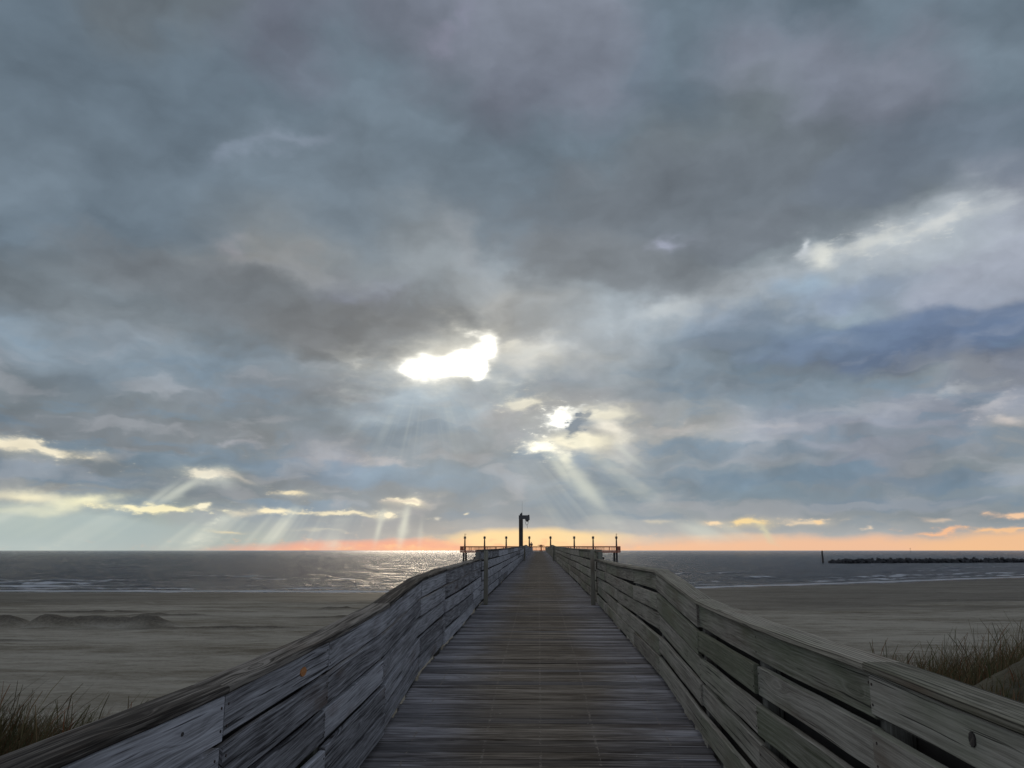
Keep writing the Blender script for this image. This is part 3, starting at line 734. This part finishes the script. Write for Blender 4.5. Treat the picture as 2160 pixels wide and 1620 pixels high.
RAILS = {}
for side in (-1, 1):
    rail = empty("railing", (side * 1.2, 0, deckz(0)))
    if side < 0: tag(rail, "bluish grey timber railing left of the planks, with a dark gnarled cap", "railing")
    else: tag(rail, "brownish green-tinged timber railing right of the planks, with a pale grooved cap", "railing")
    root = Vector((side * 1.2, 0, deckz(0))); RAILS[side] = rail
    MB_ = M_LEFT if side < 0 else M_RIGHT
    def fin(name, bm, mats, pt):
        o = from_bm(name, bm, mats, rail, origin=Vector(pt)); o.location = Vector(pt) - root; return o
    LIM = 11 + 22
    far_bm = bmesh.new(); far_uv = far_bm.loops.layers.uv.new("UVMap")
    for row in range(5):
        i = 0 if row % 2 == 0 else random.choice((0, 0))
        first = True
        while i < len(ST) - 1:
            far = i >= NEAR
            if i < NEAR:
                step = min(random.choice((1, 1, 1, 2) if i < 8 else (2, 2, 3)), NEAR - i)
            else: step = min(random.choice((3, 4)) if i < LIM else 5, len(ST) - 1 - i)
            if first and row % 2: step = 1
            first = False
            i1 = i + step
            # keep known joints of the top right board
            tight = (side < 0) or i > 6
            hf = random.uniform(.79, .89) if tight else random.uniform(.72, .87)
            if row == 4: hf = min(hf, .86)
            zo = random.uniform(-.006, .006) if row else 0.0
            tl = random.uniform(-.008, .008) if 0 < row < 4 and i < NEAR else 0.0; yc = (ST[i] + ST[i1]) / 2
            def zf(yy, row=row, zo=zo, far=far, tl=tl, yc=yc):
                T = topz(side, min(yy, 17.499) if not far else yy, far); D = deckz(yy)
                pitch = (T - D - .055) / 5
                return T - .0235 - row * pitch + zo + tl * (yy - yc)
            ym = (ST[i] + ST[i1]) / 2
            pitch = (topz(side, ym if far else min(ym, 17.49), far) - deckz(ym) - .055) / 5
            h = pitch * hf
            xo = random.choice((0, .004, .010, .022))
            pts = [(x + side * xo, yy, z) for x, yy, z in sub_pts(side, i, i1, zf, random.uniform(.003, .012), random.uniform(.003, .012))]
            near = i < LIM
            bm = bmesh.new() if near else far_bm
            uvl = bm.loops.layers.uv.new("UVMap") if near else far_uv
            sweep(bm, pts, side * .036, h, .004, uvl, uoff=random.uniform(0, 20), jitter=.0035 if i < 10 else 0)
            if near:
                if i < 9:
                    for kk in range(i, i1 + 1):
                        dy = .035 if kk == i else (-.035 if kk == i1 else 0)
                        yy = ST[kk] + dy
                        for fz in (.25, .75):
                            x_ = latx(side, kk) + side * xo
                            nail(bm, x_, yy + random.uniform(-.01, .01), zf(yy) - h * fz, side)
                mt = MB_
                if side > 0 and row == 1 and i == 5: mt = M_GREEN
                o = fin("rail_board", bm, [mt, M_NAIL], pts[0])
                if mt is M_GREEN: o["label"] = "dark green algae covered rail board"
            i = i1
    far_o = fin("rail_board", far_bm, [MB_, M_NAIL], (side * 1.2, 66, deckz(66)))
    tag(far_o, kind="stuff")
    # dark backing boards added outside the posts to blacken the gaps, half a row lower
    for row in range(5):
        i = 0
        while i < 35:
            i1 = min(i + 4 + (row % 2 if i == 0 else 0), 35)
            if i < NEAR < i1: i1 = NEAR
            far = i >= NEAR
            def zg(yy):
                T = topz(side, min(yy, 17.499) if not far else yy, far); D = deckz(yy)
                return T - .03 - (row + .52) * (T - D - .055) / 5
            h = (zg(ST[i]) - deckz(ST[i])) ; pt = (topz(side, min(ST[i], 17.4) if not far else ST[i], far) - deckz(ST[i]) - .035) / 5
            pts = [(x + side * .146, yy, z) for x, yy, z in sub_pts(side, i, i1, zg, .003, .003)]
            bm = bmesh.new(); uvl = bm.loops.layers.uv.new("UVMap")
            sweep(bm, pts, side * .036, pt * .95, .004, uvl, uoff=random.uniform(0, 20))
            fin("backing_board", bm, [M_PILE], pts[0])
            i = i1
    # flat cap planks, butted end to end
    i = 0
    while i < len(ST) - 1:
        far = i >= NEAR
        step = min(2, NEAR - i) if not far else min(4, len(ST) - 1 - i)
        i1 = i + step
        ez = random.uniform(-.0, .004)
        pts = sub_pts(side, i, i1, lambda yy: topz(side, yy if far else min(yy, 17.499), far) + .012 + ez, .002, .002)
        pts = [(x - side * .012, yy, z) for x, yy, z in pts]
        bm = bmesh.new(); uvl = bm.loops.layers.uv.new("UVMap")
        sweep(bm, pts, side * .15, .034, .006, uvl, uoff=random.uniform(0, 20), jitter=.002 if i < 10 else 0)
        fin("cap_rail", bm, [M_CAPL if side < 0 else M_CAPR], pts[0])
        i = i1
    # posts behind the boards
    for i, yy in enumerate(ST):
        far = i >= NEAR
        T = topz(side, yy if far else min(yy, 17.49), far) - .026
        B = deckz(yy) - .45
        xa = latx(side, i) + side * .053
        bm = bmesh.new(); uvl = bm.loops.layers.uv.new("UVMap")
        cx = xa + side * .045
        box(bm, cx, yy, (T + B) / 2, .09, .09, T - B, bev=.004)
        for f_ in bm.faces:
            for lp in f_.loops:
                co = lp.vert.co; lp[uvl].uv = (co.z, co.x + co.y)
        fin("post", bm, [M_POST], (cx, yy, B))
    # tall posts on the walking side: where the walk steps up, and far out
    for yy, wd in ((17.45, .085), (63.0, .12)):
        far = yy > 20
        T = EYE + interp(TOP_F, max(yy, 17.6)) + (-.005 if not far else .08); B = deckz(yy) + .002
        cx = side * (1.2 - .03 - wd / 2)
        bm = bmesh.new(); uvl = bm.loops.layers.uv.new("UVMap")
        box(bm, cx, yy, (T + B) / 2, wd, .09, T - B, bev=.006)
        for f_ in bm.faces:
            for lp in f_.loops:
                co = lp.vert.co; lp[uvl].uv = (co.z, co.x + co.y)
        o = fin("post", bm, [M_PALE], (cx, yy, B)); o["label"] = "pale post on the walking side of the boards"
for yy in list(np.arange(2, 158, 5.2)):
    for xx in (-1.05, 1.05):
        bm = bmesh.new(); zt = deckz(yy) - .29; zb = EYE - 5.5
        tube(bm, (xx, yy, zb), (xx, yy, zt), .14, .13, 10)
        from_bm("pile", bm, M_PILE, walk, smooth=False)

# single marks on the boards
def mark(name, side, y_, z_, ly, lz, mat, label):
    bm = bmesh.new(); n_ = 26; X_ = side * (1.2 - .0)
    i_ = max(k for k in range(len(ST)) if ST[k] <= y_); fr = (y_ - ST[i_]) / (ST[i_ + 1] - ST[i_])
    X_ = latx(side, i_) * (1 - fr) + latx(side, i_ + 1) * fr
    A_ = []; B_ = []
    for k in range(n_):
        a_ = 2 * math.pi * k / n_; rr = random.uniform(.9, 1.1)
        A_.append(bm.verts.new((X_ - side * .0012, y_ + ly * rr * math.cos(a_), EYE + z_ + lz * rr * math.sin(a_))))
        B_.append(bm.verts.new((X_ + side * .018, y_ + ly * rr * math.cos(a_), EYE + z_ + lz * rr * math.sin(a_))))
    bm.faces.new(A_); bm.faces.new(B_[::-1])
    for k in range(n_): bm.faces.new((A_[k], A_[(k + 1) % n_], B_[(k + 1) % n_], B_[k]))
    rail_ = RAILS[side]
    o = from_bm(name, bm, mat, rail_, origin=Vector((X_, y_, EYE + z_))); o.location = Vector((X_, y_, EYE + z_)) - rail_.location
    o["label"] = label
M_RUST = simple_mat("orange_resin", rgb(.30, .10, .02), rgb(.45, .19, .05), .6, 90)
M_KNOT = simple_mat("dark_knot_wood", rgb(.006, .005, .004), rgb(.03, .022, .018), .7, 60)
mark("knot", -1, 4.23, -.60, .05, .022, M_RUST, "orange resin-stained knot")
mark("knot", 1, 2.45, -.52, .016, .02, M_KNOT, "black knot hole in the top right board")
mark("knot", -1, 2.82, -.60, .010, .007, M_KNOT, "small black knot in the top left board")

# ------------------------------------------------------------------ pier head
PY = 160.0
head = empty("pier_head", (0, PY, 0)); tag(head, "crosswise pier platform, backlit reddish glow put into its colour, on the horizon at the end of the boardwalk", "pier")
def child(name, bm, mat, parent, base_loc=None):
    o = from_bm(name, bm, mat, parent)
    p = parent
    off = Vector((0, 0, 0))
    while p: off += p.location; p = p.parent
    o.matrix_parent_inverse = Matrix.Identity(4)
    for v in o.data.vertices: v.co -= off
    return o
X0, X1 = -15.5, 15.9; DZ = EYE - .13
bm = bmesh.new(); box(bm, (X0 + X1) / 2, PY + 3, DZ - .05, X1 - X0, 6, .1); child("deck", bm, M_PIER_BACKLIT, head)
bm = bmesh.new()
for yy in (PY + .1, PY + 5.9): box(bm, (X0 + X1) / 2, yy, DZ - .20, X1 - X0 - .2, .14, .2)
child("beam", bm, M_PIER_BACKLIT, head)
def fence_run(pa, pb, name):
    bm = bmesh.new(); pa = Vector(pa); pb = Vector(pb); d = pb - pa; L = d.length; dr = d.normalized(); ang = math.atan2(dr.y, dr.x)
    mid_ = (pa + pb) / 2
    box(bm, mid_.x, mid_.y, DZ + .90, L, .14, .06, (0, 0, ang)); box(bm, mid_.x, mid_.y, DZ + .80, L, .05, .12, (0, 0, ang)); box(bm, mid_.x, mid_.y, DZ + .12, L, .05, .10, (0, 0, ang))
    r_ = child(name, bm, M_PIER_BACKLIT, head)
    n = max(1, int(L / 1.6)); bmp = bmesh.new()
    for k_ in range(n + 1):
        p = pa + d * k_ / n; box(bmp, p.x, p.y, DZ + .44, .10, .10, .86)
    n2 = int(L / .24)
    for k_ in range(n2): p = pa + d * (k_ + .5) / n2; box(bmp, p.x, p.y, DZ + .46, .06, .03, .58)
    pk = child("picket_row", bmp, M_PIER_BACKLIT, head)
fence_run((X0 + .1, PY + .15, 0), (-1.4, PY + .15, 0), "front_rail"); fence_run((1.4, PY + .15, 0), (X1 - .1, PY + .15, 0), "front_rail")
fence_run((X0 + .1, PY + 5.85, 0), (X1 - .1, PY + 5.85, 0), "back_rail")
fence_run((X0 + .1, PY + .3, 0), (X0 + .1, PY + 5.7, 0), "end_rail"); fence_run((X1 - .1, PY + .3, 0), (X1 - .1, PY + 5.7, 0), "end_rail")
for xx in (-14.75, -7.4, 0, 7.4, 15.1):
    for yy in (PY + .4, PY + 5.6):
        if abs(xx) < 1 and yy < PY + 1: continue
        bm = bmesh.new(); tube(bm, (xx, yy, -2.5), (xx, yy, DZ - .305), .22, .19, 12); child("pile", bm, M_PILE, head)

# lamp posts along the platform
def make_lamp(x, label, tall=False):
    L = empty("lamp_post", (x, PY + .32, DZ)); L.scale = (1.45, 1.45, .86); tag(L, label, "lamp post", "lamp posts along the pier platform")
    bm = bmesh.new(); tube(bm, (0, 0, 0), (0, 0, .5), .15, .13, 10); tube(bm, (0, 0, .5), (0, 0, 2.75), .125, .085, 10)
    o = from_bm("pole", bm, M_PILE, L)
    bm = bmesh.new(); tube(bm, (0, 0, 2.75), (0, 0, 2.82), .17, .20, 8); tube(bm, (0, 0, 3.12), (0, 0, 3.30), .24, .05, 8); tube(bm, (0, 0, 3.30), (0, 0, 3.4), .03, .02, 6)
    for k_ in range(4):
        a_ = math.pi / 4 + k_ * math.pi / 2; tube(bm, (.15 * math.cos(a_), .15 * math.sin(a_), 2.82), (.19 * math.cos(a_), .19 * math.sin(a_), 3.12), .018, .018, 5)
    ln = from_bm("lantern", bm, M_DARK, L)
    bm = bmesh.new(); tube(bm, (0, 0, 2.825), (0, 0, 3.115), .12, .15, 8); g = from_bm("lantern_glass", bm, M_GLASS, ln)
    if tall:
        bm = bmesh.new(); tube(bm, (0, 0, 3.4), (0, 0, 3.95), .05, .02, 6); box(bm, .08, 0, 3.78, .26, .04, .05); from_bm("wind_vane", bm, M_DARK, L)
    return L
lamps = [(983, "leftmost lamp post, thin vane on top, at the left end of the pier platform", True),
 (1024, "second lamp post from the left on the pier platform", False),
 (1069, "lamp post on the pier platform, nearest on the left of the tall dark mast", False),
 (1117, "lamp post just right of the tall mast, beside the standing person", False),
 (1161, "lamp post at the right side of the boardwalk's far end, fifth from the left", False),
 (1210, "third lamp post from the right on the pier platform", False),
 (1249, "second lamp post from the right on the pier platform", False),
 (1297, "rightmost lamp post, thin vane on top, at the right end of the pier platform", True)]
for px_, lb, tl in lamps: make_lamp((px_ - 1137) / 10.6, lb, tl)

# pedestal table at the head of the pier
T_ = empty("pedestal_table", (.4, PY + 3.2, DZ)); tag(T_, "small flat table on a single pedestal at the centre of the pier head", "table")
bm = bmesh.new(); box(bm, 0, 0, 1.12, 1.35, .8, .09, bev=.01); box(bm, 0, 0, 1.2, .5, .1, .07); from_bm("table_top", bm, M_PIER_BACKLIT, T_)
bm = bmesh.new(); box(bm, 0, 0, .56, .22, .22, 1.02); box(bm, 0, 0, .03, .6, .6, .06); box(bm, 0, 0, .99, .7, .3, .1); from_bm("pedestal", bm, M_PIER_BACKLIT, T_)

# person leaning at the rail
def skinned(name, pts, edges, mat, parent):
    me = bpy.data.meshes.new(name); me.from_pydata([p[:3] for p in pts], edges, [])
    o = link(name, me, mat, parent)
    md = o.modifiers.new("skin", 'SKIN')
    sv = me.skin_vertices[0].data if me.skin_vertices else None
    if sv is None:
        bmm = bmesh.new(); bmm.from_mesh(me); bmm.verts.layers.skin.verify(); bmm.to_mesh(me); bmm.free(); sv = me.skin_vertices[0].data
    for i, p in enumerate(pts):
        sv[i].radius = (p[3], p[4] if len(p) > 4 else p[3])
    sv[0].use_root = True
    o.modifiers.new("sub", 'SUBSURF').levels = 2; o.modifiers["sub"].render_levels = 2
    return o
M_SKIN = simple_mat("skin", rgb(.35, .2, .14), rgb(.42, .26, .18), .6, 10)
M_CLOTH = simple_mat("dark_jacket_cloth", rgb(.015, .016, .022), rgb(.03, .03, .04), .9, 20)
M_TROU = simple_mat("dark_trousers_cloth", rgb(.02, .022, .03), rgb(.035, .036, .05), .9, 20)
M_HAIR = simple_mat("dark_hair", rgb(.01, .008, .006), rgb(.025, .018, .012), .7, 30)
pr = empty("person", (-1.5, PY + .75, DZ)); tag(pr, "person in dark jacket and trousers standing by a lamp post on the pier head", "person")
J = [(0, 0, .95, .14, .10), (0, 0, 1.15, .13, .10), (0, 0, 1.38, .17, .10), (0, 0, 1.50, .06), (0, -.01, 1.58, .075, .085), (0, -.015, 1.68, .08, .095), (0, -.01, 1.74, .05, .06),
     (.19, 0, 1.42, .055), (.25, -.03, 1.15, .042), (.2, -.2, 1.02, .03), (.19, -.27, 1.0, .03, .015),
     (-.19, 0, 1.42, .055), (-.25, -.03, 1.15, .042), (-.2, -.2, 1.02, .03), (-.19, -.27, 1.0, .03, .015),
     (.09, 0, .85, .085), (.1, -.01, .48, .058), (.1, .02, .09, .042), (.1, -.13, .04, .04, .03),
     (-.09, 0, .85, .085), (-.1, -.01, .48, .058), (-.1, .02, .09, .042), (-.1, -.13, .04, .04, .03), (0, -.11, 1.62, .012)]
E_ = [(0, 1), (1, 2), (2, 3), (3, 4), (4, 5), (5, 6), (2, 7), (7, 8), (8, 9), (9, 10), (2, 11), (11, 12), (12, 13), (13, 14), (0, 15), (15, 16), (16, 17), (17, 18), (0, 19), (19, 20), (20, 21), (21, 22), (4, 23)]
skinned("body", J, E_, M_SKIN, pr)
Jk = [(0, 0, .88, .175, .13), (0, 0, 1.15, .16, .125), (0, 0, 1.38, .2, .125), (0, 0, 1.49, .085), (.2, 0, 1.42, .075), (.26, -.03, 1.15, .06), (.21, -.18, 1.03, .048), (-.2, 0, 1.42, .075), (-.26, -.03, 1.15, .06), (-.21, -.18, 1.03, .048)]
skinned("jacket", Jk, [(0, 1), (1, 2), (2, 3), (2, 4), (4, 5), (5, 6), (2, 7), (7, 8), (8, 9)], M_CLOTH, pr)
Tr = [(0, 0, .93, .15, .12), (.09, 0, .84, .105), (.1, -.01, .48, .078), (.1, .02, .1, .062), (-.09, 0, .84, .105), (-.1, -.01, .48, .078), (-.1, .02, .1, .062)]
skinned("trousers", Tr, [(0, 1), (1, 2), (2, 3), (0, 4), (4, 5), (5, 6)], M_TROU, pr)
Hr = [(0, .03, 1.66, .09, .085), (0, .01, 1.75, .075, .085), (0, .05, 1.60, .07, .05)]
skinned("hair", Hr, [(0, 1), (0, 2)], M_HAIR, pr)

# tall timber mast with cross arm
mast = empty("timber_mast", (-1.42, 64.6, deckz(64.6) - 2)); tag(mast, "tall dark timber mast with short cross arm and hanging floodlight, left of the walk", "mast")
mz = deckz(64.6) - 2
def ml(z): return EYE + z - mz
bm = bmesh.new(); box(bm, 0, 0, (ml(2.42)) / 2, .32, .32, ml(2.42), bev=.02); from_bm("post", bm, M_PILE, mast)
bm = bmesh.new(); box(bm, .24, 0, ml(2.58), .82, .26, .30, bev=.015); box(bm, .02, 0, ml(2.80), .20, .2, .13, bev=.02); box(bm, .06, 0, ml(2.90), .10, .1, .08)
arm = from_bm("cross_arm", bm, M_DARK, mast)
bm = bmesh.new(); tube(bm, (.52, 0, ml(2.72)), (.52, 0, ml(2.36)), .17, .19, 10); tube(bm, (.50, 0, ml(2.36)), (.48, 0, ml(2.22)), .15, .05, 10)
box(bm, .62, 0, ml(2.6), .12, .2, .34, bev=.02); from_bm("floodlight", bm, M_DARK, mast)
bm = bmesh.new()
pp = [(.36, 0, ml(2.4)), (.34, 0, ml(2.2)), (.40, 0, ml(2.02)), (.48, 0, ml(1.95)), (.56, 0, ml(2.05)), (.6, 0, ml(2.3))]
for a_, b_ in zip(pp[:-1], pp[1:]): tube(bm, a_, b_, .016, .016, 6)
tube(bm, (.5, 0, ml(1.95)), (.53, 0, ml(1.7)), .012, .012, 6); from_bm("loose_cable", bm, M_DARK, mast)
bm = bmesh.new(); tube(bm, (.10, 0, ml(2.85)), (.10, 0, ml(3.85)), .009, .005, 6); from_bm("antenna", bm, M_DARK, mast)

# ------------------------------------------------------------------ breakwater, markers
def boulder(bm, x, y_, z, r):
    res = bmesh.ops.create_icosphere(bm, subdivisions=1, radius=1.0, matrix=Matrix.Translation((x, y_, z)) @ Euler((random.random() * 6, random.random() * 6, random.random() * 6)).to_matrix().to_4x4() @ Matrix.Diagonal((r * random.uniform(.8, 1.3), r * random.uniform(.7, 1.1), r * random.uniform(.6, .9), 1)))
    for v in res["verts"]: v.co += Vector((random.uniform(-.16, .16) * r, random.uniform(-.16, .16) * r, random.uniform(-.16, .16) * r))
bm = bmesh.new()
A = Vector((92, 262, 0)); B = Vector((215, 300, 0)); n = 900
for i in range(n):
    f_ = (i / n); p = A.lerp(B, f_); sp = random.uniform(-2.6, 2.6)
    hmax = 1.05 * (1 - (abs(sp) / 3.4) ** 2) * min(1, .25 + f_ * 18)
    if random.random() < .05: hmax += .15
    boulder(bm, p.x + random.uniform(-.4, .4), p.y + sp, random.uniform(-.1, max(.1, hmax)), random.uniform(.55, .95))
bk = from_bm("rock_breakwater", bm, M_ROCK); tag(bk, "long low breakwater of heaped dark rocks lying in the sea off the right shore", "breakwater")

bm = bmesh.new()
tube(bm, (0, 0, -1.5), (.1, 0, 1.2), .33, .32, 10, False); tube(bm, (.1, 0, 1.2), (.0, 0, 3.0), .32, .26, 10, False); tube(bm, (0, 0, 3.0), (.08, 0, 3.95), .26, .2, 10)
mp = from_bm("marker_pile", bm, M_PILE); mp.location = (92.6, 272, 0); tag(mp, "lone dark timber pile standing in the sea just left of the rock breakwater", "pile")

mk = empty("channel_marker", (668, 1500, 0)); tag(mk, "tiny channel marker on the horizon above the rock breakwater", "marker")
bm = bmesh.new(); tube(bm, (0, 0, -1), (0, 0, 8), .3, .2, 8); from_bm("pole", bm, M_PILE, mk)
bm = bmesh.new(); box(bm, 0, 0, 7.4, 1.1, .2, 1.2); from_bm("daymark", bm, M_PIER_BACKLIT, mk)

# ------------------------------------------------------------------ dune grass
M_GRASS, t, b = material("dune_grass")
gi = t.new("ShaderNodeNewGeometry").outputs["Random Per Island"]
hgt = t.sep(t.new("ShaderNodeUVMap").outputs[0])[1]
gc = t.ramp(gi, [(0.0, rgb(.05, .036, .014)), (.25, rgb(.085, .06, .026)), (.5, rgb(.045, .055, .018)), (.75, rgb(.13, .10, .05)), (1.0, rgb(.14, .05, .02))])
t.put(b.inputs["Base Color"], gc); b.inputs["Roughness"].default_value = .8; b.inputs["Specular IOR Level"].default_value = .2
def grass(name, n, sampler, label, hmin, hmax, nclump, spread):
    V = []; Fc = []; U = []
    cl = [sampler() for _ in range(nclump)]
    def gz(x, y_):
        return float(sand_z(np.array([[x]]), np.array([[y_]]))[0][0, 0]) + EYE
    base_z = [gz(*c_) for c_ in cl]
    for _ in range(n):
        k_ = random.randrange(nclump); cx, cy = cl[k_]
        dx_ = random.gauss(0, spread); dy_ = random.gauss(0, spread)
        x, y_ = cx + dx_, cy + dy_
        if abs(x) < 1.45: continue
        z = base_z[k_] - .05
        tall = random.random() ** 2.2
        h = hmin + (hmax - hmin) * tall
        wdt = random.uniform(.002, .0042) * (1.5 if random.random() < .15 else 1); a_ = random.uniform(0, 6.28)
        lx = random.gauss(.18, .28) * h; lyy = random.gauss(0, .22) * h
        stalk = random.random() < .07
        k0 = len(V); ns = 5
        for s_ in range(ns + 1):
            f_ = s_ / ns
            ww = wdt * (1 - f_ ** 2 * .95)
            if stalk: ww = wdt * (.7 if f_ < .7 else 2.6 * (1.25 - f_))
            px_ = x + lx * f_ ** 1.8; py_ = y_ + lyy * f_ ** 1.8; pz = z + h * (1.25 if stalk else 1.0) * (f_ - .12 * f_ ** 3)
            V.append((px_ - math.cos(a_) * ww, py_ - math.sin(a_) * ww, pz)); V.append((px_ + math.cos(a_) * ww, py_ + math.sin(a_) * ww, pz))
        for s_ in range(ns):
            q_ = k0 + 2 * s_; Fc.append((q_, q_ + 1, q_ + 3, q_ + 2)); f0 = s_ / ns; f1 = (s_ + 1) / ns
            U.extend([(0, f0), (1, f0), (1, f1), (0, f1)])
    me = bpy.data.meshes.new(name); me.from_pydata(V, [], Fc); ul = me.uv_layers.new(name="UVMap"); ul.data.foreach_set("uv", np.array(U, np.float32).ravel())
    o = link(name, me, M_GRASS); tag(o, label, "grass", kind="stuff")
    return o
grass("dune_grass", 24000, lambda: (random.uniform(-6.4, -3.3), random.uniform(4.8, 8.2)), "reddish brown dune grass left of the boardwalk", .14, .66, 380, .12)
def rs_():
    while True:
        x = random.uniform(3.0, 10.0); y_ = random.uniform(8.6, 13.0)
        if random.random() < min(1, (x - 2.4) / 2.2): return (x, y_)
grass("dune_grass", 32000, rs_, "tall brown dune grass behind the dune right of the boardwalk", .16, .82, 760, .14)
grass("dune_grass", 7000, lambda: (random.uniform(3.6, 5.2), random.uniform(6.0, 7.5)), "short sparse grass on the near slope of the right dune", .05, .20, 200, .12)

# pale stones half buried at the foot of the left grass
for (sx, sy, r, lb) in ((-3.62, 5.35, .085, "rounded pale stone lying at the foot of the left dune grass"), (-3.40, 5.30, .06, "smaller pale stone beside the left railing cap")):
    bm = bmesh.new(); bmesh.ops.create_icosphere(bm, subdivisions=3, radius=1.0, matrix=Matrix.Diagonal((r * 1.3, r, r * .6, 1)))
    for v in bm.verts: v.co *= 1 + .12 * math.sin(v.co.x * 40) * math.cos(v.co.y * 37)
    z = float(sand_z(np.array([[sx]]), np.array([[sy]]))[0][0, 0]) + EYE
    st_ = from_bm("beach_stone", bm, simple_mat("pale_stone", rgb(.22, .22, .20), rgb(.34, .34, .31), .9, 12), smooth=True)
    st_.location = (sx, sy, z + r * .25); tag(st_, lb, "stone")

# ------------------------------------------------------------------ render settings
S.view_settings.view_transform = 'Standard'; S.view_settings.look = 'None'; S.view_settings.exposure = 0.0; S.view_settings.gamma = 1.0
S.render.engine = 'CYCLES'; S.cycles.use_denoising = True
S.cycles.max_bounces = 5; S.cycles.diffuse_bounces = 3; S.cycles.glossy_bounces = 2; S.cycles.transparent_max_bounces = 4
S.cycles.sample_clamp_indirect = 4.0
